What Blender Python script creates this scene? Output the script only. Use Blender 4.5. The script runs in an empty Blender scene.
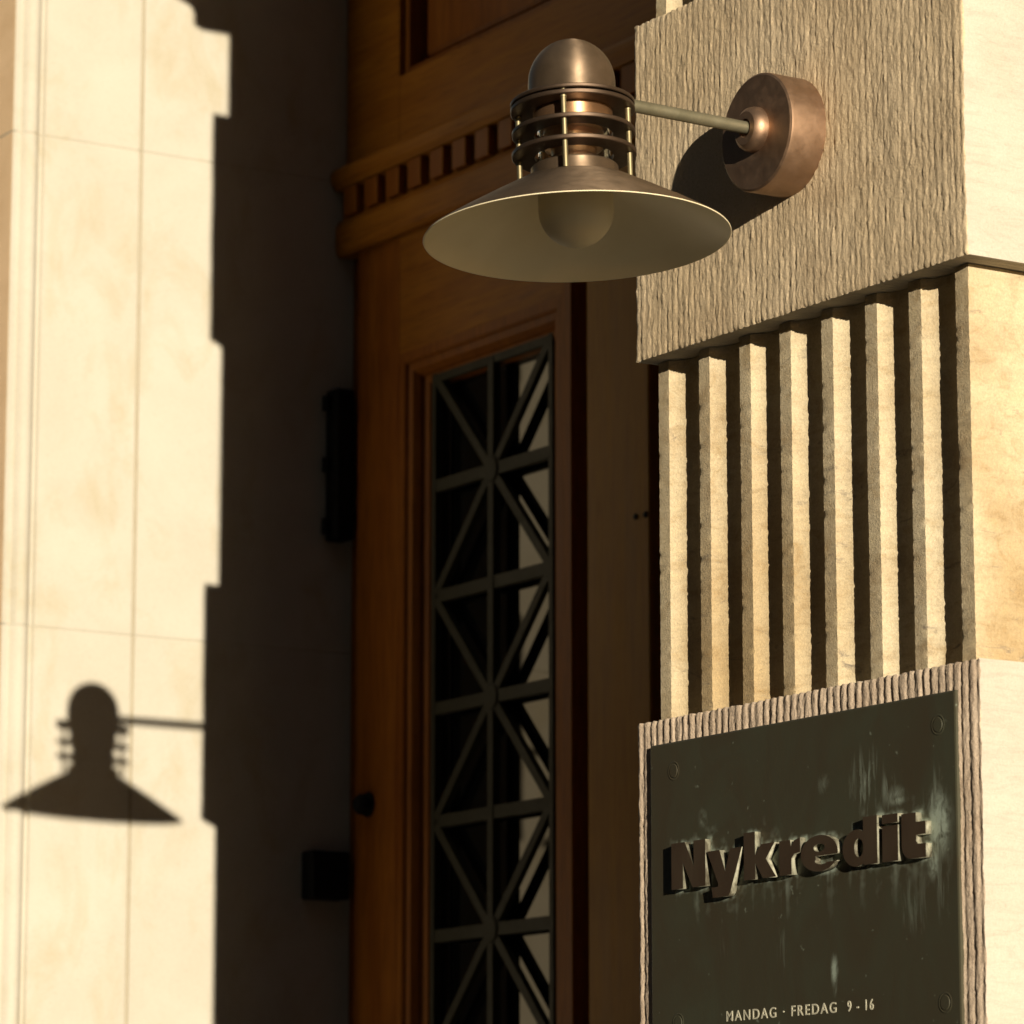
import bpy, bmesh, math, random
from mathutils import Vector, Matrix, noise
R = math.radians
scene = bpy.context.scene
C = scene.collection

# ------------------------------------------------------------------ camera, sky, sun, exposure
cam_d = bpy.data.cameras.new("camera")
cam = bpy.data.objects.new("camera", cam_d); C.objects.link(cam)
cam.location = (4.4484, -3.016, 1.65)
cam.rotation_euler = (R(90 + 10.44), 0, R(57.7))
cam_d.sensor_width = 36.0
cam_d.lens = 140.27
cam_d.clip_start = 0.1; cam_d.clip_end = 2000
cam_d.dof.use_dof = True
cam_d.dof.focus_distance = 5.25
cam_d.dof.aperture_fstop = 9.0
scene.camera = cam

SUN = Vector((-2.66, 0.736, -0.353)).normalized()      # the way the light travels
w = bpy.data.worlds.new("World"); scene.world = w; w.use_nodes = True
nt = w.node_tree
sky = nt.nodes.new("ShaderNodeTexSky"); sky.sky_type = 'NISHITA'; sky.sun_disc = False
sky.sun_elevation = math.asin(-SUN.z)
sky.sun_rotation = math.atan2(-SUN.x, -SUN.y)
bg = nt.nodes["Background"]; bg.inputs["Strength"].default_value = 0.05
nt.links.new(sky.outputs[0], bg.inputs["Color"])
sd = bpy.data.lights.new("sun", 'SUN'); sd.energy = 5.0; sd.angle = R(0.36); sd.color = (1.0, 0.895, 0.75)
sun = bpy.data.objects.new("sun", sd); C.objects.link(sun)
sun.rotation_euler = SUN.to_track_quat('-Z', 'Y').to_euler(); sun.location = (20, -6, 8)
scene.view_settings.view_transform = 'Standard'; scene.view_settings.look = 'None'
scene.view_settings.exposure = 0.70; scene.view_settings.gamma = 1.0
scene.view_settings.use_curve_mapping = False

# ------------------------------------------------------------------ materials
class NT:
    """small helper round a material's node tree"""
    def __init__(s, name):
        s.m = bpy.data.materials.new(name); s.m.use_nodes = True
        s.t = s.m.node_tree; s.b = s.t.nodes["Principled BSDF"]
        s.co = s.t.nodes.new("ShaderNodeTexCoord").outputs["Object"]
    def n(s, kind, **kw):
        x = s.t.nodes.new(kind)
        for k, v in kw.items(): setattr(x, k, v)
        return x
    def l(s, a, b): s.t.links.new(a, b)
    def mapped(s, scale, rot=(0, 0, 0), loc=(0, 0, 0)):
        mp = s.n("ShaderNodeMapping"); s.l(s.co, mp.inputs[0])
        mp.inputs["Scale"].default_value = scale; mp.inputs["Rotation"].default_value = rot; mp.inputs["Location"].default_value = loc
        return mp.outputs[0]
    def noise(s, vec, scale, detail=4, rough=0.55, dist=0.0):
        x = s.n("ShaderNodeTexNoise"); s.l(vec, x.inputs["Vector"])
        x.inputs["Scale"].default_value = scale; x.inputs["Detail"].default_value = detail
        x.inputs["Roughness"].default_value = rough; x.inputs["Distortion"].default_value = dist
        return x.outputs[0]
    def ramp(s, fac, stops):
        x = s.n("ShaderNodeValToRGB"); s.l(fac, x.inputs[0]); e = x.color_ramp.elements
        while len(e) < len(stops): e.new(0.5)
        for i, (p, c) in enumerate(stops):
            e[i].position = p; e[i].color = (c[0], c[1], c[2], 1) if hasattr(c, '__len__') else (c, c, c, 1)
        return x.outputs[0]
    def mix(s, fac, a, b, mode='MIX'):
        x = s.n("ShaderNodeMix", data_type='RGBA', blend_type=mode)
        if hasattr(fac, 'links'): s.l(fac, x.inputs[0])
        else: x.inputs[0].default_value = fac
        for k, v in ((6, a), (7, b)):
            if hasattr(v, 'links'): s.l(v, x.inputs[k])
            else: x.inputs[k].default_value = (v[0], v[1], v[2], 1)
        return x.outputs[2]
    def math(s, op, a, b=0.0):
        x = s.n("ShaderNodeMath", operation=op)
        for k, v in ((0, a), (1, b)):
            if hasattr(v, 'links'): s.l(v, x.inputs[k])
            else: x.inputs[k].default_value = v
        return x.outputs[0]
    def bump(s, h, strength, dist):
        x = s.n("ShaderNodeBump"); s.l(h, x.inputs["Height"])
        x.inputs["Strength"].default_value = strength; x.inputs["Distance"].default_value = dist
        if s.b.inputs["Normal"].links: s.l(s.b.inputs["Normal"].links[0].from_socket, x.inputs["Normal"])
        s.l(x.outputs[0], s.b.inputs["Normal"])
    def set(s, rough=0.5, metal=0.0, spec=None):
        s.b.inputs["Roughness"].default_value = rough; s.b.inputs["Metallic"].default_value = metal
        if spec is not None: s.b.inputs["Specular IOR Level"].default_value = spec
    def color(s, c):
        if hasattr(c, 'links'): s.l(c, s.b.inputs["Base Color"])
        else: s.b.inputs["Base Color"].default_value = (c[0], c[1], c[2], 1)

def stone(name, a, b, stain, stain_amt=0.35, grain=0.0012, lines=False, veins=0.0, offs=0.0, sstretch=(1.2, 1.2, 1.6)):
    k = NT(name); k.set(0.92, 0, 0.25)
    big = k.noise(k.mapped((1, 1, 1), loc=(offs, offs, offs)), 5.0, 5, 0.6, 0.6)
    c = k.mix(k.ramp(big, [(0.34, 0.0), (0.68, 1.0)]), a, b)
    st = k.noise(k.mapped(sstretch, loc=(offs + 3, 1, offs)), 6.5, 6, 0.65, 0.5)
    c = k.mix(k.math('MULTIPLY', k.ramp(st, [(0.5, 0.0), (0.72, 1.0)]), stain_amt), c, stain)
    if veins:
        wv = k.n("ShaderNodeTexWave", wave_type='BANDS', bands_direction='DIAGONAL')
        k.l(k.mapped((1, 1, 1.3), rot=(0.4, 0.0, 0.0)), wv.inputs["Vector"])
        wv.inputs["Scale"].default_value = 1.1; wv.inputs["Distortion"].default_value = 7.0
        wv.inputs["Detail"].default_value = 4.0; wv.inputs["Detail Scale"].default_value = 1.1
        grad = k.n("ShaderNodeSeparateXYZ"); k.l(k.co, grad.inputs[0])
        low = k.ramp(k.math('ADD', k.math('MULTIPLY', k.math('SUBTRACT', 2.66, grad.outputs[2]), 2.6), k.math('MULTIPLY', k.math('SUBTRACT', big, 0.5), 1.4)), [(0.0, 0.25), (0.5, 1.0)])
        f = k.math('MULTIPLY', k.math('MULTIPLY', k.ramp(wv.outputs[1], [(0.15, 0.0), (0.95, 1.0)]), low), veins)
        c = k.mix(f, c, (0.30, 0.195, 0.075))
    if veins:
        mid = k.noise(k.mapped((1, 1, 1.5), loc=(offs, 2, 1)), 24.0, 5, 0.7, 0.8)
        c = k.mix(0.8, c, k.ramp(mid, [(0.28, (0.74, 0.66, 0.54)), (0.5, (1, 1, 1)), (0.75, (1.10, 1.09, 1.02))]), 'MULTIPLY')
        gr = k.noise(k.mapped((2.2, 2.2, 7.0), loc=(offs, 5, 2)), 4.5, 6, 0.72, 1.5)
        c = k.mix(k.ramp(gr, [(0.60, 0.0), (0.70, 0.75)]), c, (0.15, 0.125, 0.095))
        ln = k.noise(k.mapped((4, 5, 95), rot=(R(-9), 0, 0), loc=(offs, 0, 0)), 1.0, 3, 0.6, 1.0)
        c = k.mix(0.35, c, k.ramp(ln, [(0.36, 0.80), (0.52, 1.0), (0.75, 1.05)]), 'MULTIPLY')
    pits = k.noise(k.mapped((1, 1, 1)), 190.0, 3, 0.7)
    c = k.mix(k.math('MULTIPLY', k.ramp(pits, [(0.56, 0.0), (0.74, 1.0)]), 0.22), c, (stain[0] * .6, stain[1] * .6, stain[2] * .6))
    k.color(c)
    sp = k.noise(k.mapped((1, 1, 1)), 330.0, 3, 0.7)
    c = k.mix(0.38 * min(1.0, grain / 0.0012), c, k.ramp(sp, [(0.3, 0.62), (0.7, 1.32)]), 'MULTIPLY'); k.color(c)
    k.bump(k.noise(k.mapped((1, 1, 1)), 300.0, 4, 0.7), 0.8, grain)
    k.bump(k.noise(k.mapped((1, 1, 1)), 45.0, 4, 0.6), 0.35, grain * 2.2)
    if lines:      # drag marks of the mason's comb, slightly sloping
        ln = k.noise(k.mapped((9, 13, 75), rot=(R(-5), 0, 0), loc=(offs, 0, 0)), 1.0, 4, 0.65, 1.4)
        c = k.mix(0.32, c, k.ramp(ln, [(0.36, 0.74), (0.52, 1.0), (0.75, 1.06)]), 'MULTIPLY'); k.color(c)
        k.bump(ln, 0.5, 0.003)
    return k.m

M = {}
M['rib'] = stone("tooled_sandstone", (0.53, 0.41, 0.245), (0.585, 0.465, 0.295), (0.38, 0.275, 0.155), 0.45, 0.0014)
M['rib_low'] = stone("combed_sandstone", (0.47, 0.365, 0.255), (0.51, 0.405, 0.29), (0.33, 0.225, 0.14), 0.4, 0.0014, offs=4)
M['side'] = stone("dressed_sandstone", (0.41, 0.365, 0.285), (0.45, 0.405, 0.32), (0.36, 0.305, 0.22), 0.3, 0.0006, lines=True, offs=2)
M['flute'] = stone("fluted_ochre_sandstone", (0.455, 0.37, 0.225), (0.50, 0.42, 0.27), (0.28, 0.185, 0.09), 0.5, 0.0012, veins=0.6, offs=7)
M['jamb'] = stone("smooth_sandstone", (0.405, 0.37, 0.285), (0.44, 0.408, 0.322), (0.35, 0.295, 0.18), 0.6, 0.0005, offs=9, sstretch=(1.3, 1.3, 0.8))
M['mortar'] = stone("lime_mortar", (0.33, 0.29, 0.205), (0.36, 0.32, 0.23), (0.28, 0.23, 0.15), 0.4, 0.0006, offs=3)
M['ochre'] = stone("ochre_sandstone", (0.60, 0.42, 0.235), (0.66, 0.47, 0.275), (0.48, 0.31, 0.16), 0.4, 0.0006, offs=6)
M['wall'] = stone("plain_sandstone", (0.42, 0.33, 0.21), (0.46, 0.36, 0.24), (0.34, 0.25, 0.15), 0.4, 0.001, offs=1)

def wood(name, horizontal=False, a=(0.195, 0.058, 0.006), b=(0.27, 0.094, 0.010), dark=(0.075, 0.018, 0.002)):
    k = NT(name); k.set(0.42, 0, 0.10)
    s = (2.2, 26, 42) if horizontal else (34, 26, 2.0)
    g = k.noise(k.mapped(s), 1.0, 6, 0.62, 0.5)
    f = k.noise(k.mapped((s[0] * 5, s[1] * 5, s[2] * 5)), 1.0, 3, 0.6)
    c = k.mix(k.ramp(g, [(0.32, 0.0), (0.68, 1.0)]), a, b)
    c = k.mix(k.ramp(f, [(0.50, 0.0), (0.70, 0.5)]), c, dark)
    c = k.mix(k.math('MULTIPLY', k.ramp(k.noise(k.co, 3.1, 4, 0.6), [(0.45, 0), (0.75, 1)]), 0.4), c, dark)
    k.color(c); k.bump(f, 0.25, 0.0006)
    k.l(k.ramp(g, [(0.2, 0.34), (0.8, 0.52)]), k.b.inputs["Roughness"])
    return k.m
M['wood_v'] = wood("varnished_oak_upright"); M['wood_h'] = wood("varnished_oak_rail", True, (0.245, 0.086, 0.008), (0.34, 0.138, 0.014), (0.10, 0.029, 0.003))
M['wood_p'] = wood("varnished_oak_post", False, (0.27, 0.125, 0.016), (0.34, 0.165, 0.024), (0.15, 0.062, 0.007))

def metal(name, a, b, rough=(0.34, 0.5), met=0.85, sc=9.0, brushed=0.0, aniso=0.0):
    k = NT(name); k.set(0.4, met)
    n1 = k.noise(k.co, sc, 5, 0.6, 0.6)
    k.color(k.mix(k.ramp(n1, [(0.35, 0), (0.65, 1)]), a, b))
    n2 = k.noise(k.mapped((1, 1, 1)), 60, 4, 0.65)
    k.l(k.ramp(n2, [(0.3, rough[0]), (0.7, rough[1])]), k.b.inputs["Roughness"])
    k.bump(n2, 0.08, 0.0008)
    if aniso:      # turned on a lathe: fine marks run round the axis
        tg = k.n("ShaderNodeTangent", direction_type='RADIAL', axis='Z'); k.l(tg.outputs[0], k.b.inputs["Tangent"]); k.b.inputs["Anisotropic"].default_value = aniso; k.b.inputs["Anisotropic Rotation"].default_value = 0.25
    if brushed: k.bump(k.noise(k.mapped((3, 3, 900)), 1.0, 2, 0.5), brushed, 0.0004)
    return k.m
M['copper'] = metal("brown_copper", (0.140, 0.099, 0.060), (0.195, 0.137, 0.085), (0.44, 0.58), 0.8, 22, 0.03, 0.75)
M['copper_flat'] = metal("brown_copper_cast", (0.27, 0.172, 0.105), (0.34, 0.22, 0.135), (0.42, 0.58), 0.94, 22)
M['copper_bright'] = metal("worn_copper", (0.38, 0.205, 0.095), (0.43, 0.25, 0.13), (0.34, 0.46), 0.9, 14, 0.05, 0.6)
M['copper_ring'] = metal("dark_copper", (0.08, 0.054, 0.034), (0.11, 0.074, 0.048), (0.40, 0.52), 0.85, 20)
M['brass'] = metal("dull_brass", (0.20, 0.165, 0.085), (0.25, 0.21, 0.115), (0.42, 0.55), 0.8, 20)
M['tube'] = metal("weathered_tube", (0.155, 0.14, 0.085), (0.195, 0.175, 0.11), (0.42, 0.55), 0.6, 20)
M['iron'] = metal("black_iron", (0.006, 0.006, 0.006), (0.010, 0.010, 0.009), (0.5, 0.7), 0.0)
M['iron'].node_tree.nodes['Principled BSDF'].inputs['Specular IOR Level'].default_value = 0.12
M['grille'] = metal("bronze_green_iron", (0.021, 0.0185, 0.008), (0.028, 0.0245, 0.011), (0.5, 0.65), 0.0)
M['grille'].node_tree.nodes['Principled BSDF'].inputs['Specular IOR Level'].default_value = 0.2
k = NT("cream_enamel"); k.set(0.42, 0, 0.4); k.color(k.mix(k.ramp(k.noise(k.co, 20, 4), [(0.4, 0), (0.7, 1)]), (0.86, 0.76, 0.50), (0.82, 0.72, 0.46))); M['enamel'] = k.m
k = NT("opal_glass"); k.set(0.5, 0, 0.3); k.color((0.64, 0.57, 0.385)); M['opal'] = k.m
k = NT("clear_glass"); k.set(0.04); k.color((0.92, 0.95, 0.93)); k.b.inputs["Transmission Weight"].default_value = 1.0; k.b.inputs["IOR"].default_value = 1.45; M['glass'] = k.m
k = NT("dark_window_glass"); k.set(0.015, 0, 0.5); k.color((0.004, 0.004, 0.004)); k.b.inputs["IOR"].default_value = 1.52; k.b.inputs["Specular Tint"].default_value = (1.0, 0.86, 0.6, 1)
k.bump(k.noise(k.co, 3.0, 2, 0.5), 0.05, 0.004); M['pane'] = k.m
k = NT("cream_lettering"); k.set(0.6); k.color((0.50, 0.47, 0.34)); M['ink'] = k.m

def plaque_mat(name, letter=False):
    k = NT(name)
    n1 = k.noise(k.mapped((1, 1, .6)), 11.0, 6, 0.62, 0.8)
    brown, olive = ((0.047, 0.029, 0.016), (0.058, 0.039, 0.021)) if letter else ((0.058, 0.047, 0.026), (0.054, 0.054, 0.030))
    c = k.mix(k.ramp(n1, [(0.35, 0), (0.65, 1)]), brown, olive)
    if not letter:
        xyz = k.n("ShaderNodeSeparateXYZ"); k.l(k.co, xyz.inputs[0])
        def blob(cx, cz, rx, rz):      # soft-edged patch of verdigris with a shape of its own
            dx = k.math('DIVIDE', k.math('SUBTRACT', xyz.outputs[0], cx), rx)
            dz = k.math('DIVIDE', k.math('SUBTRACT', xyz.outputs[2], cz), rz)
            r2 = k.math('ADD', k.math('MULTIPLY', dx, dx), k.math('MULTIPLY', dz, dz))
            return k.math('POWER', 2.718, k.math('MULTIPLY', r2, -1.0))
        drip = k.noise(k.mapped((85, 1, 11)), 1.0, 5, 0.65, 0.9)
        dripm = k.ramp(drip, [(0.47, 0.0), (0.66, 1.0)])
        halo = k.ramp(k.noise(k.mapped((60, 1, 40)), 1.0, 5, 0.7, 0.8), [(0.36, 0.1), (0.62, 1.0)])
        at = k.n("ShaderNodeAttribute", attribute_name="verdigris")
        tot = at.outputs[2]
        for cx, cz, rx, rz, amt, m in ((0.652, 2.155, 0.018, 0.030, 1.6, halo), (0.640, 2.108, 0.010, 0.016, 1.0, halo), (0.566, 2.196, 0.02, 0.010, 0.6, halo), (0.573, 2.190, 0.014, 0.005, 1.0, halo), (0.648, 2.150, 0.022, 0.050, 1.0, dripm), (0.655, 2.10, 0.014, 0.05, 0.55, dripm), (0.60, 2.07, 0.028, 0.045, 0.32, dripm),
                                       (0.510, 2.215, 0.030, 0.040, 0.55, dripm), (0.555, 2.205, 0.012, 0.020, 1.0, dripm), 
                                       (0.4375, 1.990, 0.0055, 0.014, 1.6, halo), (0.4385, 1.972, 0.0055, 0.018, 0.45, dripm),
                                       (0.20, 2.02, 0.02, 0.05, 0.10, dripm), (0.33, 2.02, 0.012, 0.03, 0.25, dripm), (0.155, 2.205, 0.01, 0.012, 0.35, halo), (0.42, 2.225, 0.012, 0.012, 0.3, halo)):
            f = k.math('MULTIPLY', blob(cx, cz, rx, rz), amt)
            if m is not None: f = k.math('MULTIPLY', f, m)
            tot = k.math('MAXIMUM', tot, f)
        c = k.mix(k.ramp(tot, [(0.04, 0.0), (0.40, 0.42), (0.85, 0.92)]), c, (0.37, 0.43, 0.335))
        vor = k.noise(k.mapped((1, 1, 1)), 70.0, 2, 0.5)
        c = k.mix(k.math('MULTIPLY', k.ramp(vor, [(0.735, 0), (0.775, 1)]), 0.5), c, (0.23, 0.26, 0.19))
    k.color(c); k.set(0.5, 0.25)
    k.l(k.ramp(n1, [(0.3, 0.42), (0.7, 0.6)]), k.b.inputs["Roughness"])
    k.bump(k.noise(k.co, 120, 4, 0.6), 0.15, 0.0008)
    return k.m
M['plaque'] = plaque_mat("patinated_bronze"); M['letter'] = plaque_mat("brown_bronze", True)
k = NT("verdigris_edge"); k.set(0.7, 0.1); k.color(k.mix(k.ramp(k.noise(k.mapped((1, 1, .5)), 60, 5, .65), [(0.4, 0), (0.62, 1)]), (0.07, 0.06, 0.035), (0.34, 0.33, 0.23))); M['verdigris'] = k.m
k = NT("dark_brick"); k.set(0.9)
br = k.n("ShaderNodeTexBrick"); k.l(k.mapped((1, 1, 1), rot=(R(90), 0, 0)), br.inputs["Vector"]); br.inputs["Scale"].default_value = 4.0
br.inputs["Color1"].default_value = (0.11, 0.05, 0.035, 1); br.inputs["Color2"].default_value = (0.15, 0.07, 0.05, 1); br.inputs["Mortar"].default_value = (0.16, 0.14, 0.12, 1)
k.color(br.outputs[0]); M['brick'] = k.m
k = NT("granite_paving"); k.set(0.85)
br = k.n("ShaderNodeTexBrick"); k.l(k.co, br.inputs["Vector"]); br.inputs["Scale"].default_value = 1.6
br.inputs["Color1"].default_value = (0.034, 0.033, 0.033, 1); br.inputs["Color2"].default_value = (0.045, 0.044, 0.042, 1); br.inputs["Mortar"].default_value = (0.03, 0.03, 0.028, 1)
k.color(k.mix(0.5, br.outputs[0], k.ramp(k.noise(k.co, 40, 5), [(0.3, (0.024, 0.024, 0.024)), (0.7, (0.055, 0.054, 0.052))]))); M['paving'] = k.m

# ------------------------------------------------------------------ mesh helpers
def thing(name, label, cat, loc=(0, 0, 0), group=None):
    o = bpy.data.objects.new(name, None); C.objects.link(o); o.location = loc
    o.empty_display_size = 0.1
    o['label'] = label; o['category'] = cat
    if group: o['group'] = group
    return o
def obj(name, bm, mats, parent=None, smooth=False, recalc=True, loc=None):
    if recalc: bmesh.ops.recalc_face_normals(bm, faces=bm.faces)
    me = bpy.data.meshes.new(name); bm.to_mesh(me); bm.free()
    for m in (mats if isinstance(mats, (list, tuple)) else [mats]): me.materials.append(m)
    o = bpy.data.objects.new(name, me); C.objects.link(o)
    if parent is not None:
        o.parent = parent
        par = parent; off = Vector((0, 0, 0))
        while par is not None: off += par.location; par = par.parent
        o.location = -off + (Vector(loc) if loc else Vector())
    elif loc: o.location = loc
    if smooth:
        me.polygons.foreach_set("use_smooth", [True] * len(me.polygons))
        if smooth is not True: me.set_sharp_from_angle(angle=smooth)
    return o
def box(bm, x0, x1, y0, y1, z0, z1, bev=0.0, mi=0):
    r = bmesh.ops.create_cube(bm, size=1.0)
    for v in r['verts']:
        v.co = Vector(((x0 + x1) / 2 + v.co.x * (x1 - x0), (y0 + y1) / 2 + v.co.y * (y1 - y0), (z0 + z1) / 2 + v.co.z * (z1 - z0)))
    fs = {f for v in r['verts'] for f in v.link_faces}
    for f in fs: f.material_index = mi
    if bev:
        es = list({e for v in r['verts'] for e in v.link_edges})
        bmesh.ops.bevel(bm, geom=es, offset=bev, segments=2, affect='EDGES', profile=0.5)
def lathe(bm, prof, n=64, mi=0, M4=None, close=False):
    """turn a (radius, z) outline about Z"""
    M4 = M4 or Matrix.Identity(4)
    rings = []
    for r, z in prof:
        if r < 1e-6: rings.append([bm.verts.new(M4 @ Vector((0, 0, z)))])
        else: rings.append([bm.verts.new(M4 @ Vector((r * math.cos(2 * math.pi * i / n), r * math.sin(2 * math.pi * i / n), z))) for i in range(n)])
    pairs = list(zip(rings, rings[1:])) + ([(rings[-1], rings[0])] if close else [])
    for a, b in pairs:
        for i in range(n):
            j = (i + 1) % n
            q = [a[i % len(a)], a[j % len(a)], b[j % len(b)], b[i % len(b)]]
            u = []
            for v in q:
                if v not in u: u.append(v)
            if len(u) > 2:
                try: f = bm.faces.new(u); f.material_index = mi
                except ValueError: pass
def rod(bm, p, q, r, n=16, mi=0):
    p, q = Vector(p), Vector(q); d = q - p
    lathe(bm, [(0, 0), (r, 0), (r, d.length), (0, d.length)], n, mi, Matrix.Translation(p) @ d.to_track_quat('Z', 'Y').to_matrix().to_4x4())
def bar2(bm, p, q, wdt, y0, y1):
    """flat bar from p=(x,z) to q in a wall plane, between depths y0 and y1"""
    d = Vector((q[0] - p[0], q[1] - p[1])); n = Vector((-d.y, d.x)).normalized() * wdt / 2
    pts = [(p[0] + n.x, p[1] + n.y), (q[0] + n.x, q[1] + n.y), (q[0] - n.x, q[1] - n.y), (p[0] - n.x, p[1] - n.y)]
    a = [bm.verts.new((x, y0, z)) for x, z in pts]; b = [bm.verts.new((x, y1, z)) for x, z in pts]
    bm.faces.new(a); bm.faces.new(b)
    for i in range(4): bm.faces.new([a[i], a[(i + 1) % 4], b[(i + 1) % 4], b[i]])
def fbm(x, y, z, o=3):
    return noise.fractal(Vector((x, y, z)), 0.7, 2.1, o)

# ------------------------------------------------------------------ stone blocks of the near pier
def ribbed_block(name, parent, x0, x1, z0, z1, yf, yb, pitch, depth, seed, mats, step=0.0018, zstep=0.004, mixr=0.62, power=0.9):
    """block whose street face is combed into upright ridges; the ridges run out at a slightly worn arris"""
    nx = int((x1 - x0) / step); nz = int((z1 - z0) / zstep)
    bm = bmesh.new(); front = []
    for j in range(nz + 1):
        z = z0 + (z1 - z0) * j / nz; row = []
        for i in range(nx + 1):
            x = x0 + (x1 - x0) * i / nx
            wob = 0.16 * noise.noise(Vector((x * 22, seed, seed + 4))) + 0.012 * noise.noise(Vector((x * 30, z * 1.2, seed + 5))) + 0.005 * noise.noise(Vector((x * 60, z * 70, seed + 9)))
            ph = (x - x0) / pitch + wob
            amp = 0.8 + 0.5 * noise.noise(Vector((math.floor(ph) * 3.7, z * 2.2, seed + 2)))
            p = abs(math.sin(math.pi * ph)) ** power
            comb = noise.noise(Vector((x * 120, z * 0.7, seed + 11))) + 0.9 * noise.noise(Vector((x * 230, z * 1.6, seed + 12))) + 0.35 * noise.noise(Vector((x * 200, z * 60, seed + 14)))
            y = yf + depth * (mixr * (1 - p) * max(0.2, amp) + (1 - mixr) * 0.6 * (1 + comb))
            y += 0.0008 * fbm(x * 240, z * 170, seed) + 0.0005 * fbm(x * 55, z * 55, seed) + 0.0010 * fbm(x * 12, z * 9, seed + 3)
            e = min(x - x0, x1 - x, z - z0, z1 - z)
            chip = max(0.0, noise.noise(Vector((x * 34, z * 34, seed + 7))) + 0.15)
            y += math.exp(-max(e, 0) / 0.0025) * (0.0008 + 0.004 * chip)
            dx = dz = 0.0
            if i in (0, nx): dx = (1 if i == 0 else -1) * 0.0022 * abs(fbm(z * 38, seed, 2))
            if j in (0, nz): dz = (1 if j == 0 else -1) * (0.0018 * abs(fbm(x * 45, seed, 4)) + 0.0015 * (1 - p))
            row.append(bm.verts.new((x + dx, y, z + dz)))
        front.append(row)
    for j in range(nz):
        for i in range(nx): bm.faces.new([front[j][i], front[j][i + 1], front[j + 1][i + 1], front[j + 1][i]])
    nb = 10
    def skirt(edge, mi, yend):
        prev = edge
        for s in range(1, nb + 1):
            t = (s / nb) ** 1.6
            nxt = []
            for k_, v in enumerate(edge):
                q = Vector((v.co.x, v.co.y + (yend - v.co.y) * t, v.co.z))
                if mi == 1: q.x += 0.0008 * fbm(q.y * 20, q.z * 20, seed)
                nxt.append(bm.verts.new(q))
            for a in range(len(edge) - 1):
                f = bm.faces.new([prev[a], prev[a + 1], nxt[a + 1], nxt[a]]); f.material_index = mi
            prev = nxt
    skirt(front[0], 1, yb); skirt(front[-1], 1, yb)
    skirt([r[0] for r in front], 1, yb); skirt([r[-1] for r in front], 1, yb)
    bm.faces.new([bm.verts.new(c) for c in ((x0, yb, z0), (x1, yb, z0), (x1, yb, z1), (x0, yb, z1))]).material_index = 1
    bmesh.ops.remove_doubles(bm, verts=bm.verts, dist=1e-5)
    return obj(name, bm, mats, parent, smooth=R(50))

RIBX = [0.009, 0.1058, 0.2007, 0.2915, 0.3835, 0.4775, 0.568, 0.6615]
RIBW = 0.0245; FX1 = 0.687; SET = 0.030; FD = 0.0185
def fluted_block(name, parent, z0, z1, yb, seed, mat):
    """block with seven shallow hollow flutes between narrow flat fillets"""
    prof = []
    for k_, x in enumerate(RIBX):
        xe = FX1 if k_ == len(RIBX) - 1 else x + RIBW
        prof += [(x, SET, 1), (x + 0.003, SET, 0), ((x + xe) / 2, SET, 0), (xe - 0.003, SET, 0), (xe, SET, 1)]
        if k_ < len(RIBX) - 1:
            a, b = xe, RIBX[k_ + 1]; h = (b - a) / 2; rad = (h * h + FD * FD) / (2 * FD)
            for s in range(1, 16):
                u = -h + 2 * h * s / 16
                prof.append((a + h + u, SET + math.sqrt(rad * rad - u * u) - (rad - FD), 0))
    for s in range(1, 13): prof.append((FX1, SET + (yb - SET) * (s / 12) ** 1.5, 0))
    prof.append((RIBX[0], yb, 0))
    bm = bmesh.new(); nz = int((z1 - z0) / 0.003); rows = []
    for j in range(nz + 1):
        z = z0 + (z1 - z0) * j / nz; row = []
        for x, y, sharp in prof:
            near = y < SET + 0.03
            dx = (0.0005 * fbm(x * 120, z * 200, seed) + 0.0004 * fbm(x * 20, z * 16, seed + 4)) if near else 0.0006 * fbm(y * 20, z * 20, seed)
            dy = (0.0005 * fbm(x * 120, z * 200, seed + 9) if near else 0)
            if sharp: dy += 0.0028 * max(0, noise.noise(Vector((x * 90, z * 130, seed + 1))) - 0.15)
            row.append(bm.verts.new((x + dx, y + dy, z)))
        rows.append(row)
    n = len(prof)
    for j in range(nz):
        for i in range(n): bm.faces.new([rows[j][i], rows[j][(i + 1) % n], rows[j + 1][(i + 1) % n], rows[j + 1][i]])
    bm.faces.new(rows[0]); bm.faces.new(rows[-1])
    return obj(name, bm, mat, parent, smooth=R(24))

pier = thing("stone_pier", "tall sandstone pier of ribbed and fluted blocks beside the wooden door, carrying lamp and plaque", "pier", (0.36, 0.5, 0))
YB = 1.25
ribbed_block("ribbed_block", pier, -0.004, 0.7225, 2.849, 3.332, 0.0, YB, 0.0128, 0.00095, 1.0, [M['rib'], M['side']])
fluted_block("fluted_block", pier, 2.3495, 2.849, YB, 3.0, M['flute'])
ribbed_block("ribbed_block", pier, -0.007, 0.7285, 1.80, 2.3485, 0.0, YB, 0.0152, 0.0028, 6.0, [M['rib_low'], M['side']], power=1.0, mixr=0.75)
fluted_block("fluted_block", pier, 3.332, 3.84, YB, 13.0, M['flute'])
ribbed_block("ribbed_block", pier, 0.0, 0.723, 3.84, 4.325, 0.003, YB, 0.0148, 0.0026, 21.0, [M['rib'], M['side']], 0.004, 0.03)
fluted_block("fluted_block", pier, 1.30, 1.80, YB, 23.0, M['flute'])
ribbed_block("ribbed_block", pier, 0.0, 0.723, 0.75, 1.30, 0.0, YB, 0.0148, 0.0030, 31.0, [M['rib_low'], M['side']], 0.004, 0.03)
bm = bmesh.new(); box(bm, -0.03, 0.76, -0.03, YB, 0.0, 0.75, 0.012); obj("plinth", bm, M['side'], pier)
bm = bmesh.new(); box(bm, 0.02, 0.70, 0.034, YB, 4.325, 4.512, 0.004); obj("neck_course", bm, M['side'], pier)
bm = bmesh.new()                                                    # narrow moulded console under the cap
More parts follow.
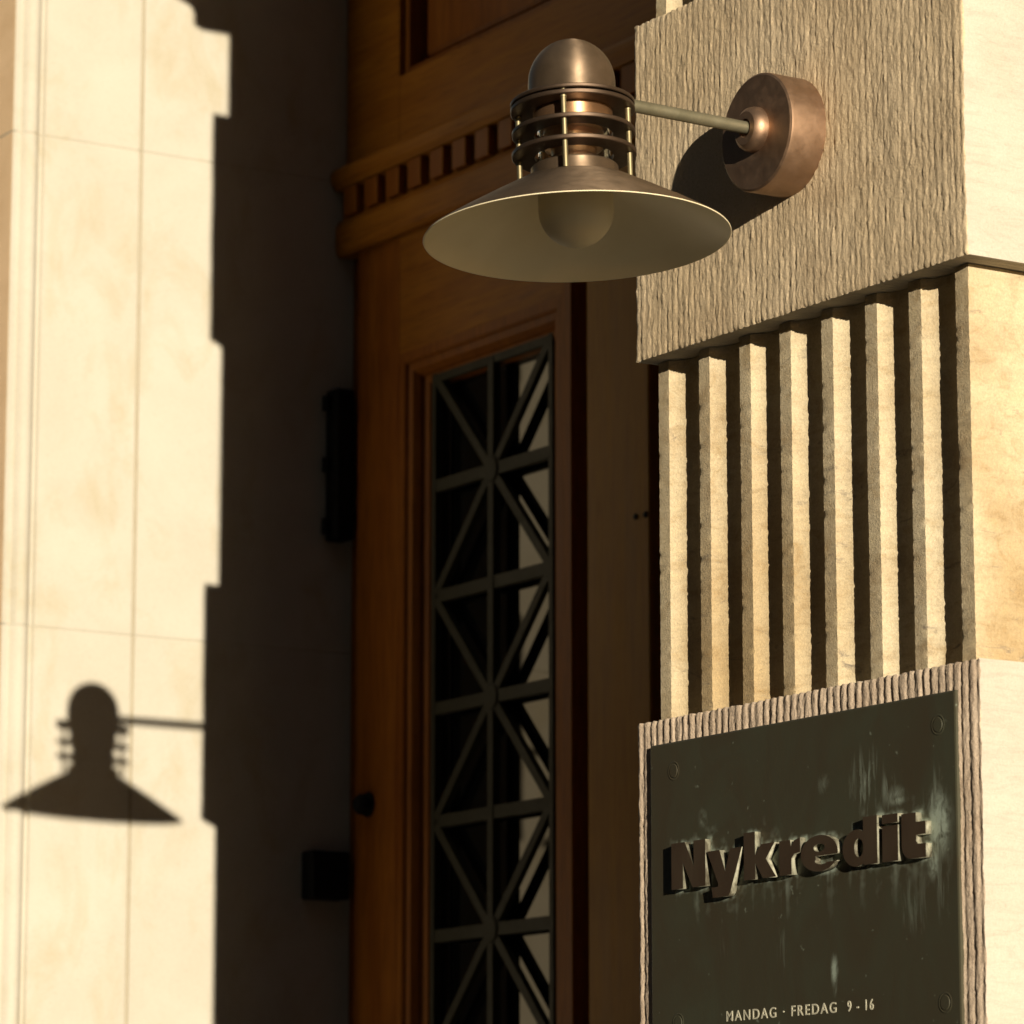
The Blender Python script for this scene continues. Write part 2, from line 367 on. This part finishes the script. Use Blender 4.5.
capp = [(0.034, 4.505), (-0.037, 4.505), (-0.037, 4.530), (-0.042, 4.540), (-0.060, 4.552), (-0.090, 4.562), (-0.125, 4.585), (-0.15, 4.62), (-0.15, 4.75), (0.034, 4.75)]
a = [bm.verts.new((-0.02, y, z)) for y, z in capp]; b = [bm.verts.new((0.05, y, z)) for y, z in capp]
bm.faces.new(a); bm.faces.new(b)
for i in range(len(capp)): bm.faces.new([a[i], a[(i + 1) % len(capp)], b[(i + 1) % len(capp)], b[i]])
box(bm, 0.0, 0.74, 0.0345, YB, 4.5125, 4.75)
obj("console", bm, M['side'], pier)

# ------------------------------------------------------------------ far pier: the jamb that takes the sun and the lamp's shadow
XJ = -2.66
far = thing("stone_pier", "smooth pale sandstone pier across the doorway, half sunlit with the lamp's shadow on it", "pier", (XJ - 0.5, 0.7, 0))
def jamb_profile():
    # (x, y) from the street face round the moulded arris to the door
    p = [(XJ - 1.6, 0.288), (XJ - 0.012, 0.288), (XJ - 0.004, 0.2895), (XJ, 0.294), (XJ, 0.302), (XJ - 0.008, 0.3045), (XJ - 0.008, 0.3085)]
    for s in range(9):
        t = s / 8; p.append((XJ - 0.006 + 0.0125 * math.sin(math.pi * t) ** 0.8, 0.310 + 0.038 * t))
    p += [(XJ - 0.008, 0.3495), (XJ - 0.008, 0.3545), (XJ, 0.359), (XJ, 0.45), (XJ, 0.5725), (XJ - 0.0035, 0.5752), (XJ - 0.0035, 0.5790), (XJ, 0.5815), (XJ, 0.75), (XJ, 1.25), (XJ - 1.6, 1.25)]
    return p
bm = bmesh.new(); jp = jamb_profile(); zz = [0.0, 0.847, 1.853, 2.8587, 3.8645, 4.87, 5.6]; rows = []
def jrow(z, inset=0.0):
    return [bm.verts.new((x - inset if y > 0.289 and x > XJ - 0.1 else x, y + (inset if y < 0.29 else 0), z)) for x, y in jp]
for a, b in zip(zz, zz[1:]):                                        # courses with hairline eased joints
    rows += [jrow(a, 0.0022), jrow(a + 0.0030), jrow(b - 0.0030), jrow(b, 0.0022)]
n = len(jp)
for r0, r1 in zip(rows, rows[1:]):
    for i in range(n):
        if (r0[i].co - r1[i].co).length < 1e-7 and (r0[(i + 1) % n].co - r1[(i + 1) % n].co).length < 1e-7: continue
        f = bm.faces.new([r0[i], r0[(i + 1) % n], r1[(i + 1) % n], r1[i]])
        ym = (r0[i].co.y + r0[(i + 1) % n].co.y) / 2
        if ym < 0.289: f.material_index = 2
        if 0.573 < ym < 0.581: f.material_index = 1
bm.faces.new(rows[0]); bm.faces.new(rows[-1])
bmesh.ops.remove_doubles(bm, verts=bm.verts, dist=1e-6)
obj("jamb", bm, [M['jamb'], M['mortar'], M['ochre']], far, smooth=R(25))
bm = bmesh.new(); box(bm, XJ + 0.001, XJ + 0.05, 0.968, 1.055, 2.346, 2.444, 0.004)
obj("stop_bracket", bm, M['iron'], far)

# lintel and wall over the doorway, plain wall beyond the near pier
wl = thing("stone_wall", "plain sandstone wall over the doorway and behind the pier", "wall", (0, 1.2, 0))
bm = bmesh.new(); box(bm, XJ - 1.6, 0.0, 0.29, 1.25, 5.62, 8.0, 0.006); obj("lintel", bm, M['wall'], wl)
bm = bmesh.new(); box(bm, 0.0, 9.0, 1.26, 1.6, 0.0, 8.0, 0.006); obj("wall_face", bm, M['wall'], wl)

# ground
bm = bmesh.new()
bm.faces.new([bm.verts.new(v) for v in ((-300, -300, 0), (300, -300, 0), (300, 300, 0), (-300, 300, 0))])
g = obj("pavement", bm, M['paving']); g['kind'] = 'structure'

# unseen building added across the street to keep most sky off the doorway
opp = thing("sky_blocking_building", "unseen tall dark brick building with rows of windows, added across the street to block sky light", "building", (-10, -15, 0))
bm = bmesh.new(); box(bm, -70, 44.5, -27, -15, 0, 22, 0.05); obj("wall", bm, M['brick'], opp)
bm = bmesh.new(); box(bm, -70.2, 44.6, -27.2, -14.7, 22.002, 22.5, 0.05); obj("cornice", bm, M['brick'], opp)
win = None
for fl in range(5):
    for c in range(14):
        x, z = -52 + c * 6.4, 1.6 + fl * 3.5
        if win is None:
            bm = bmesh.new(); box(bm, x, x + 1.5, -15.02, -14.93, z, z + 2.1, 0.02); win = obj("window", bm, M['iron'], opp); w0 = (x, z); wl0 = win.location.copy()
            bm = bmesh.new()
            for i in range(2): 
                for j in range(2): box(bm, x + 0.08 + 0.69 * i, x + 0.73 + 0.69 * i, -14.94, -14.925, z + 0.08 + 1.0 * j, z + 1.02 + 1.0 * j)
            pane = obj("pane", bm, M['pane'], win)
        else:
            d = win.copy(); C.objects.link(d); d.parent = opp; d.location = wl0 + Vector((x - w0[0], 0, z - w0[1]))
            e = pane.copy(); C.objects.link(e); e.parent = d

# ------------------------------------------------------------------ wooden doorway
YD = 1.06
door = thing("wooden_doorway", "dark varnished oak doorway with dentil cornice, transom and glazed leaves set back between stone piers", "doorway", (-1.33, YD, 0))
def leaf(x0, x1, zt, hinges=True):
    """door leaf: stiles and rails with a moulded opening, iron grille and glass"""
    xa, xb = x0 + 0.167, x1 - 0.030 if hinges else x1 - 0.163      # outer edges of the moulding
    za, zb = 0.95, 3.452
    bm = bmesh.new()
    box(bm, x0, xa, YD, YD + 0.07, 0.02, zt, 0.0012); box(bm, xb, x1, YD, YD + 0.07, 0.02, zt, 0.0012)
    lf = obj("door_leaf", bm, M['wood_v'], door)
    bm = bmesh.new(); box(bm, xa + .0002, xb - .0002, YD + 0.0005, YD + 0.07, zb, zt, 0.0008); box(bm, xa + .0002, xb - .0002, YD + 0.0005, YD + 0.07, 0.02, za, 0.0008)
    obj("rail", bm, M['wood_h'], lf)
    bm = bmesh.new()                                                # stepped picture-frame moulding round the opening
    steps = [(0.0, YD + 0.0008), (0.004, YD + 0.0006), (0.020, YD + 0.0006), (0.024, YD + 0.004), (0.026, YD + 0.008), (0.040, YD + 0.010), (0.050, YD + 0.022), (0.053, YD + 0.030), (0.066, YD + 0.034), (0.074, YD + 0.044), (0.074, YD + 0.06), (0.0, YD + 0.06)]
    loops = []
    for d, y in steps:
        loops.append([bm.verts.new(c) for c in ((xa + d, y, za + d), (xb - d, y, za + d), (xb - d, y, zb - d), (xa + d, y, zb - d))])
    for l0, l1 in zip(loops, loops[1:] + loops[:1]):
        for i in range(4): bm.faces.new([l0[i], l0[(i + 1) % 4], l1[(i + 1) % 4], l1[i]])
    obj("glazing_bead", bm, M['wood_v'], lf)
    cx = x0 + 0.474; hw = 0.215; dz = 0.2272; zc = 3.1645; ztop = zc + dz
    bm = bmesh.new()
    y0, y1 = YD + 0.030, YD + 0.046
    box(bm, cx - hw - 0.010, cx - hw + 0.004, y0, y1, ztop - 10 * dz, ztop + 0.006); box(bm, cx + hw - 0.004, cx + hw + 0.010, y0, y1, ztop - 10 * dz, ztop + 0.006)
    for i in range(11):
        z = ztop - i * dz
        box(bm, cx - hw + 0.0045, cx + hw - 0.0045, y0 + 0.001, y1 - 0.001, z - 0.0125, z + 0.0125)
    box(bm, cx - 0.0098, cx + 0.0098, y0 - 0.001, y1 + 0.001, ztop - 10 * dz, ztop)
    for i in range(5):
        zh = zc - 2 * i * dz
        for sx in (-1, 1):
            for sz in (-1, 1):
                bar2(bm, (cx, zh), (cx + sx * hw, zh + sz * dz), 0.019, y0 + 0.0005 * (2 + sx), y1 - 0.0004 * (2 + sz))
        lathe(bm, [(0, 0), (0.024, 0), (0.028, 0.003), (0.028, 0.020)], 24, 0, Matrix.Translation((cx, y0 - 0.003, zh)) @ Matrix.Rotation(R(-90), 4, 'X'))
    obj("iron_grille", bm, M['grille'], lf)
    bm = bmesh.new(); box(bm, xa + 0.01, xb - 0.01, YD + 0.0605, YD + 0.0655, za + 0.01, zb - 0.01); obj("glass_pane", bm, M['pane'], lf)
    return lf, xa
lf1, xa1 = leaf(-2.60, -1.789, 3.6995)
bm = bmesh.new(); lathe(bm, [(0, -.03), (0.014, -.03), (0.020, -0.024), (0.022, -0.014), (0.016, -0.006), (0.026, -0.003), (0.026, 0.002)], 24, 0, Matrix.Translation((-2.545, YD, 2.535)) @ Matrix.Rotation(R(-90), 4, 'X'))
obj("knob", bm, M['iron'], lf1, smooth=R(40))
bm = bmesh.new(); box(bm, XJ + 0.002, XJ + 0.052, YD - 0.045, YD - 0.002, 3.09, 3.41, 0.006)
for z in (3.12, 3.25, 3.38): rod(bm, (XJ + 0.02, YD - 0.052, z - 0.015), (XJ + 0.02, YD - 0.052, z + 0.015), 0.009)
obj("hinge", bm, M['iron'], lf1)
leaf(-1.465, -0.654, 3.6995)
bm = bmesh.new()                                                    # fixed posts between and beside the leaves
box(bm, -1.732, -1.522, YD - 0.002, YD + 0.10, 0.02, 3.6995, 0.004)
pst = obj("post", bm, M['wood_p'], door)
for x, z in ((-1.567, 2.979), (-1.535, 2.978)):
    bm = bmesh.new(); lathe(bm, [(0, -0.004), (0.004, -0.004), (0.006, -0.001), (0.006, 0.001)], 12, 0, Matrix.Translation((x, YD - 0.002, z)) @ Matrix.Rotation(R(-90), 4, 'X')); obj("nail", bm, M['iron'], pst)
bm = bmesh.new(); box(bm, -0.60, -0.036, YD - 0.002, YD + 0.10, 0.02, 3.6995, 0.004); obj("post", bm, M['wood_p'], door)
bm = bmesh.new(); box(bm, XJ + 0.0015, -0.001, YD + 0.17, YD + 0.186, 0.0, 5.615); obj("gap_shade_backing", bm, M['iron'], door)  # black sheet: the deep shade behind the door gaps is put into its colour
bm = bmesh.new(); box(bm, XJ + 0.002, -2.612, YD + 0.02, YD + 0.10, 0.02, 3.6995, 0.003); obj("frame", bm, M['wood_v'], door)
# cornice: mouldings as one swept outline, each dentil a part
bm = bmesh.new()
cp = [(YD + 0.10, 3.700), (YD - 0.0168, 3.700), (YD - 0.0224, 3.707), (YD - 0.0246, 3.722), (YD - 0.0246, 3.762), (YD - 0.0202, 3.772), (YD - 0.0168, 3.778), (YD - 0.0056, 3.780), (YD - 0.0056, 3.842),
      (YD - 0.0269, 3.844), (YD - 0.0291, 3.848), (YD - 0.0347, 3.856), (YD - 0.0381, 3.868), (YD - 0.0381, 3.878), (YD - 0.0336, 3.886), (YD - 0.0168, 3.896), (YD - 0.0022, 3.900), (YD + 0.10, 3.900)]
a = [bm.verts.new((XJ + 0.003, y, z)) for y, z in cp]; b = [bm.verts.new((-0.003, y, z)) for y, z in cp]
bm.faces.new(a); bm.faces.new(b)
for i in range(len(cp)): bm.faces.new([a[i], a[(i + 1) % len(cp)], b[(i + 1) % len(cp)], b[i]])
cor = obj("cornice", bm, M['wood_h'], door)
x = -2.6245; dent = None
while x < -0.10:
    bm = bmesh.new(); box(bm, 0, 0.052, YD - 0.0245, YD - 0.0058, 3.7825, 3.8415, 0.002)
    if dent is None: dent = obj("dentil", bm, M['wood_v'], cor, loc=(x, 0, 0)); base = dent.location.copy(); x00 = x
    else:
        bm.free(); d = dent.copy(); C.objects.link(d); d.parent = cor; d.location = base + Vector((x - x00, 0, 0))
    x += 0.0873
bm = bmesh.new(); box(bm, -0.034, -0.0015, 0.16, YD - 0.004, 0.02, 5.6, 0.004)     # unseen dark oak lining, added on the near reveal to cut bounced sunlight
for z0 in (0.3, 1.6, 2.9, 4.2): box(bm, -0.046, -0.0345, 0.26, YD - 0.12, z0, z0 + 1.1, 0.006)
obj("bounce_blocking_lining", bm, M['wood_v'], door)
# transom: frame with a sunk panel
bm = bmesh.new()
box(bm, XJ + 0.004, -2.438, YD, YD + 0.09, 3.9005, 5.6, 0.0008); box(bm, -2.4378, -0.004, YD + 0.0005, YD + 0.09, 3.9005, 4.045, 0.0008)
box(bm, -0.22, -0.0045, YD, YD + 0.09, 4.0455, 5.6, 0.003); box(bm, -2.4375, -0.2205, YD + 0.002, YD + 0.09, 5.3, 5.6, 0.003); box(bm, -1.40, -1.26, YD + 0.002, YD + 0.09, 4.0455, 5.2995, 0.003)
tr = obj("transom", bm, M['wood_h'], door)
for x0, x1 in ((-2.4375, -1.4005), (-1.2595, -0.2205)):
    bm = bmesh.new()
    box(bm, x0, x0 + 0.02, YD + 0.012, YD + 0.085, 4.046, 5.299, 0.004); box(bm, x0 + 0.0205, x1, YD + 0.012, YD + 0.085, 4.046, 4.062, 0.004)
    box(bm, x0 + 0.055, x1 - 0.02, YD + 0.030, YD + 0.080, 4.075, 5.25, 0.012)
    obj("panel", bm, M['wood_v'], tr)

# ------------------------------------------------------------------ wall lamp
LX, LY = 0.367, -0.346
lamp = thing("wall_lamp", "brown copper wall lamp with wide conical shade, domed top and ring louvres", "lamp", (LX, 0, 3.089))
TILT = Matrix.Translation((LX, LY, 3.089)) @ Matrix.Rotation(R(-3.3), 4, 'Y') @ Matrix.Translation((0, 0, -3.089))   # it sags a little on its arm
def lpart(name, prof, mat, parent=lamp, n=96, close=True, ang=R(40)):
    bm = bmesh.new(); lathe(bm, prof, n, 0, TILT, close); return obj(name, bm, mat, parent, smooth=ang)
dome = [(0.0555 * math.cos(t), 3.1005 + 0.0575 * math.sin(t)) for t in [math.pi / 2 * (1 - i / 14) for i in range(15)]]
dome[0] = (0.0, dome[0][1])
lpart("dome", dome + [(0.0555, 3.0745), (0.0, 3.0745)], M['copper'], close=False)
def disc(ro, ri, zt, th, e=0.001):
    return [(ri, zt), (ro - e, zt), (ro, zt - e), (ro, zt - th + e), (ro - e, zt - th), (ri, zt - th)]
lpart("cap_ring", disc(0.079, 0.030, 3.0752, 0.0050), M['copper_ring'])
lpart("ring", disc(0.0790, 0.050, 3.0678, 0.0058), M['copper_ring'])
lpart("ring", disc(0.0780, 0.050, 3.0372, 0.0058), M['copper_ring'])
lpart("ring", disc(0.0790, 0.050, 3.0087, 0.0058), M['copper_ring'])
lpart("neck", [(0.0, 3.0695), (0.0505, 3.0695), (0.0505, 3.0430), (0.0485, 3.0410), (0.0, 3.0410)], M['copper_bright'], close=False)
stack = [(0.0, 3.0405), (0.030, 3.0405), (0.0385, 3.0360), (0.0385, 3.0310), (0.029, 3.0290), (0.027, 3.0250), (0.030, 3.0220), (0.037, 3.0170), (0.037, 3.0130), (0.029, 3.0100), (0.028, 3.0030), (0.034, 2.9990), (0.036, 2.9950), (0.030, 2.9900), (0.0, 2.9900)]
lpart("reflector", stack, M['copper_bright'], close=False)
lpart("glass_cylinder", [(0.0435, 3.0405), (0.0455, 3.0405), (0.0455, 2.9905), (0.0435, 2.9905)], M['glass'])
lpart("collar", [(0.0, 2.9895), (0.0535, 2.9895), (0.0555, 2.9875), (0.0555, 2.9700), (0.058, 2.9660), (0.0, 2.9660)], M['copper'], close=False)
DZ = -0.0075
shade_top = [(r, z + DZ) for r, z in [(0.052, 2.9815), (0.064, 2.9785), (0.075, 2.9745), (0.120, 2.9495), (0.160, 2.9265), (0.1925, 2.9065), (0.1940, 2.9045)]]
th = 0.0016
shade_in = [(r - 0.0007, z - th) for r, z in reversed(shade_top[:-1])]
bm = bmesh.new(); lathe(bm, shade_top, 128, 0, TILT); lathe(bm, [shade_top[-1], (0.1936, 2.9036 + DZ), (0.1922, 2.9036 + DZ), (0.1912, 2.9046 + DZ)] + shade_in[1:] + [(0.0, 2.9815 + DZ)], 128, 1, TILT)
bmesh.ops.remove_doubles(bm, verts=bm.verts, dist=1e-6)
obj("shade", bm, [M['copper'], M['enamel']], lamp, smooth=R(40))
bulb = [(r, z + DZ) for r, z in [(0.0, 2.9812), (0.046, 2.9812), (0.0475, 2.965), (0.0475, 2.940)] + [(0.0475 * math.cos(t), 2.940 - 0.0475 * math.sin(t)) for t in [math.pi / 2 * i / 12 for i in range(1, 12)]] + [(0.0, 2.8925)]]
lpart("diffuser", bulb, M['opal'], close=False)
for az in (-9.4, 80.6, 170.6, 260.6):
    # azimuth counted from the direction that faces the street corner
    ang = math.atan2(-2.68, 4.09) + R(az)
    p = Vector((0.0705 * math.cos(ang), 0.0705 * math.sin(ang), 0))
    bm = bmesh.new(); rod(bm, TILT @ (p + Vector((0, 0, 3.070))), TILT @ (p + Vector((0, 0, 2.968))), 0.0035, 14)
    for zr in (3.0615,): lathe(bm, [(0, 0.002), (0.0042, 0.002), (0.0042, -0.002), (0, -0.002)], 12, 0, Matrix.Translation(TILT @ (p + Vector((0, 0, zr)))))
    obj("rod", bm, M['brass'], lamp, smooth=R(40))
bm = bmesh.new(); rod(bm, (LX, LY, 3.0875), (LX - 0.006, -0.055, 3.0862), 0.0083, 24); obj("arm", bm, M['tube'], lamp, smooth=R(40))
AX = lambda y, z: Matrix.Translation((LX - 0.006, y, z)) @ Matrix.Rotation(R(90), 4, 'X')     # turned parts whose axis is the arm: local z points to the street
bm = bmesh.new(); lathe(bm, [(0, -0.002), (0.0790, -0.002), (0.0790, 0.050), (0.0782, 0.0535), (0.0755, 0.0555), (0, 0.0555)], 96, 0, AX(0, 3.083)); obj("wall_plate", bm, M['copper_flat'], lamp, smooth=R(35))
bm = bmesh.new(); lathe(bm, [(0, 0.0556), (0.0300, 0.0556), (0.0300, 0.062), (0.0275, 0.069), (0.022, 0.0735), (0.0125, 0.0735), (0.0125, 0.0695), (0, 0.0695)], 48, 0, AX(0, 3.0855)); obj("ferrule", bm, M['copper_flat'], lamp, smooth=R(35))

# ------------------------------------------------------------------ plaque
PX0, PX1, PZ0, PZ1, PY = 0.0325, 0.6875, 1.900, 2.3135, -0.0045
plq = thing("plaque", "dark patinated bronze plaque with raised letters and opening hours screwed to the lower ribbed block", "plaque", ((PX0 + PX1) / 2, PY, PZ0))
for x, z in ((0.088, 2.2745), (0.6535, 2.2745), (0.6575, 1.9385), (0.0945, 1.9405)):
    bm = bmesh.new()
    lathe(bm, [(0, 0.0008), (0.0085, 0.0008), (0.0095, -0.0002)], 28, 0, Matrix.Translation((x, PY, z)) @ Matrix.Rotation(R(90), 4, 'X'))
    lathe(bm, [(0.0112, 0.0005), (0.0124, 0.0005), (0.0134, -0.0002), (0.0102, -0.0002)], 28, 0, Matrix.Translation((x, PY, z)) @ Matrix.Rotation(R(90), 4, 'X'), True)
    obj("screw", bm, M['plaque'], plq, smooth=R(40))
def arc(cx, cy, rx, ry, a0, a1, n=14):
    return [(cx + rx * math.cos(R(a0 + (a1 - a0) * i / n)), cy + ry * math.sin(R(a0 + (a1 - a0) * i / n))) for i in range(n + 1)]
XH = 0.72
LET = {
 'N': ([[(0, 0), (0, 1), (.40, 1), (.66, .45), (.66, 1), (1, 1), (1, 0), (.62, 0), (.34, .56), (.34, 0)]], (0.0914, 0.1707)),
 'y': ([[(0, XH), (.36, XH), (.52, .25), (.66, XH), (1, XH), (.66, -.20), (.60, -.28), (.16, -.28), (.12, -.06), (.30, -.06), (.32, 0)]], (0.1735, 0.2530)),
 'k': ([[(0, 0), (0, 1), (.36, 1), (.36, .50), (.56, XH), (.98, XH), (.70, .40), (1.02, 0), (.60, 0), (.36, .34), (.36, 0)]], (0.2560, 0.3260)),
 'r': ([[(0, 0), (0, XH), (.52, XH), (.56, .58), (.72, .70), (1.0, .745), (1.0, .44), (.72, .42), (.58, .33), (.58, 0)]], (0.3336, 0.3790)),
 'e': ([[(.98, .31), (.40, .31)] + arc(.56, .20, .18, .07, 150, 330, 8)[::1] + [(.98, .17)] + arc(.5, XH / 2, .5, XH / 2 + .015, -35, -180, 16) + arc(.5, XH / 2, .5, XH / 2 + .015, 180, -6, 20)[1:], arc(.5, .475, .15, .085, 0, 360, 20)[:-1]], (0.3795, 0.4585)),
 'd': ([[(1, 0), (1, .97), (.60, .97), (.60, .69)] + arc(.40, XH / 2, .40, XH / 2 + .015, 70, 290, 22) + [(.60, .03), (.60, 0)], arc(.47, XH / 2, .13, .19, 0, 360, 20)[:-1]], (0.4670, 0.5390)),
 'i': ([[(0, 0), (0, XH), (1, XH), (1, 0)], [(0, .77), (0, .95), (1, .95), (1, .77)]], (0.5480, 0.5800)),
 't': ([[(.14, .28), (.14, .91), (.66, .91), (.66, XH), (1, XH), (1, .46), (.66, .46), (.66, .33), (.72, .28), (1, .28), (1, 0), (.46, 0)] + arc(.46, .28, .32, .28, 270, 180, 8)[1:-1]], (0.5790, 0.6350)),
}
BASE, CAPH = 2.1148, 0.0612
for ch in 'Nykredit':
    loops, (xa, xb) = LET[ch]
    cu = bpy.data.curves.new("letter", 'CURVE'); cu.dimensions = '2D'; cu.fill_mode = 'BOTH'; cu.extrude = 0.0046
    for lp in loops:
        sp = cu.splines.new('POLY'); sp.points.add(len(lp) - 1); sp.use_cyclic_u = True
        for q, (u, v) in zip(sp.points, lp): q.co = (xa + 0.003 + u * (xb - xa) * 0.985, v * CAPH, 0, 1)
    tmp = bpy.data.objects.new("tmp", cu); me = bpy.data.meshes.new_from_object(tmp)
    bpy.data.objects.remove(tmp); bpy.data.curves.remove(cu)
    bm = bmesh.new(); bm.from_mesh(me); bpy.data.meshes.remove(me)
    bmesh.ops.remove_doubles(bm, verts=bm.verts, dist=1e-6)
    bmesh.ops.transform(bm, matrix=Matrix.Translation((0, PY - 0.0045, BASE)) @ Matrix.Rotation(R(90), 4, 'X'), verts=bm.verts)
    bmesh.ops.recalc_face_normals(bm, faces=bm.faces)
    for f in bm.faces: f.material_index = 1 if abs(f.normal.y) < 0.5 else 0
    obj("raised_letter", bm, [M['letter'], M['verdigris']], plq, recalc=False)
# the plate: verdigris grows out of the letters' edges and runs down from them
import numpy as np
segs = []
for ch in 'Nykredit':
    loops, (xa, xb) = LET[ch]
    for lp in loops:
        q = [(xa + 0.003 + u * (xb - xa) * 0.985, BASE + v * CAPH) for u, v in lp]
        segs += [(a, b) for a, b in zip(q, q[1:] + q[:1])]
nx, nz = 300, 190
gx = np.linspace(PX0, PX1, nx + 1); gz = np.linspace(PZ0, PZ1, nz + 1)
GX, GZ = np.meshgrid(gx, gz)
dist = np.full(GX.shape, 9.0); under = np.full(GX.shape, 9.0)
for (ax, az), (bx, bz) in segs:
    dx, dz = bx - ax, bz - az; L2 = dx * dx + dz * dz + 1e-12
    t = np.clip(((GX - ax) * dx + (GZ - az) * dz) / L2, 0, 1)
    dist = np.minimum(dist, np.hypot(GX - ax - t * dx, GZ - az - t * dz))
    if abs(dx) > 1e-5:                                              # how far below this edge
        u = (GX - ax) / dx; zz_ = az + u * dz - GZ
        ok = (u >= 0) & (u <= 1) & (zz_ > 0)
        under = np.where(ok, np.minimum(under, zz_), under)
ver = np.zeros(GX.shape)
for j in range(nz + 1):
    for i in range(nx + 1):
        x, z = gx[i], gz[j]
        if dist[j, i] > 0.09 and under[j, i] > 0.2: continue
        n1 = noise.noise(Vector((x * 55, z * 55, 3.0))) + 0.6 * noise.noise(Vector((x * 170, z * 170, 7.0)))
        n2 = noise.noise(Vector((x * 75, z * 7.0, 11.0))) + 0.5 * noise.noise(Vector((x * 210, z * 18, 5.0)))
        v = math.exp(-(dist[j, i] / 0.0045) ** 2) * min(1.0, max(0.0, 0.45 + 1.1 * n1))
        v = max(v, math.exp(-dist[j, i] / 0.012) * max(0.0, 0.05 + 0.55 * n1))
        if under[j, i] < 0.2: v = max(v, math.exp(-(under[j, i] / 0.038) ** 1.5) * max(0.0, 0.06 + 0.30 * n2 + 0.18 * n1))
        ver[j, i] = min(1.0, v)
bm = bmesh.new(); lay = bm.verts.layers.float.new("verdigris"); G = []
for j in range(nz + 1):
    row = []
    for i in range(nx + 1):
        v = bm.verts.new((gx[i], PY + (0.0009 if i in (0, nx) or j in (0, nz) else 0), gz[j])); v[lay] = float(ver[j, i]); row.append(v)
    G.append(row)
for j in range(nz):
    for i in range(nx): bm.faces.new([G[j][i], G[j][i + 1], G[j + 1][i + 1], G[j + 1][i]])
rim = G[0] + [r[-1] for r in G[1:]] + list(reversed(G[-1][:-1])) + [r[0] for r in reversed(G[1:-1])]
back = [bm.verts.new((v.co.x, 0.006, v.co.z)) for v in rim]
for i in range(len(rim)): bm.faces.new([rim[i], back[i], back[(i + 1) % len(rim)], rim[(i + 1) % len(rim)]])
bm.faces.new(back)
obj("plate", bm, M['plaque'], plq)
# painted opening days and hours
def painted(name, text, x0, x1):
    cu = bpy.data.curves.new("hours", 'FONT'); cu.body = text; cu.size = 0.0190; cu.extrude = 0.0003; cu.offset = 0.00008; cu.space_character = 1.28
    tmp = bpy.data.objects.new("tmp", cu); me = bpy.data.meshes.new_from_object(tmp)
    bpy.data.objects.remove(tmp); bpy.data.curves.remove(cu)
    xs = [v.co.x for v in me.vertices]; sx = (x1 - x0) / (max(xs) - min(xs)); mn = min(xs)
    bm = bmesh.new(); bm.from_mesh(me); bpy.data.meshes.remove(me)
    bmesh.ops.transform(bm, matrix=Matrix.Translation((x0, PY - 0.0003, 1.9372)) @ Matrix.Rotation(R(90), 4, 'X') @ Matrix.Diagonal((sx, 1, 1, 1)) @ Matrix.Translation((-mn, 0, 0)), verts=bm.verts)
    obj(name, bm, M['ink'], plq)
painted("opening_days", "MANDAG \u00b7 FREDAG", 0.2045, 0.4405)
painted("opening_hours", "9 - 16", 0.4635, 0.5165)
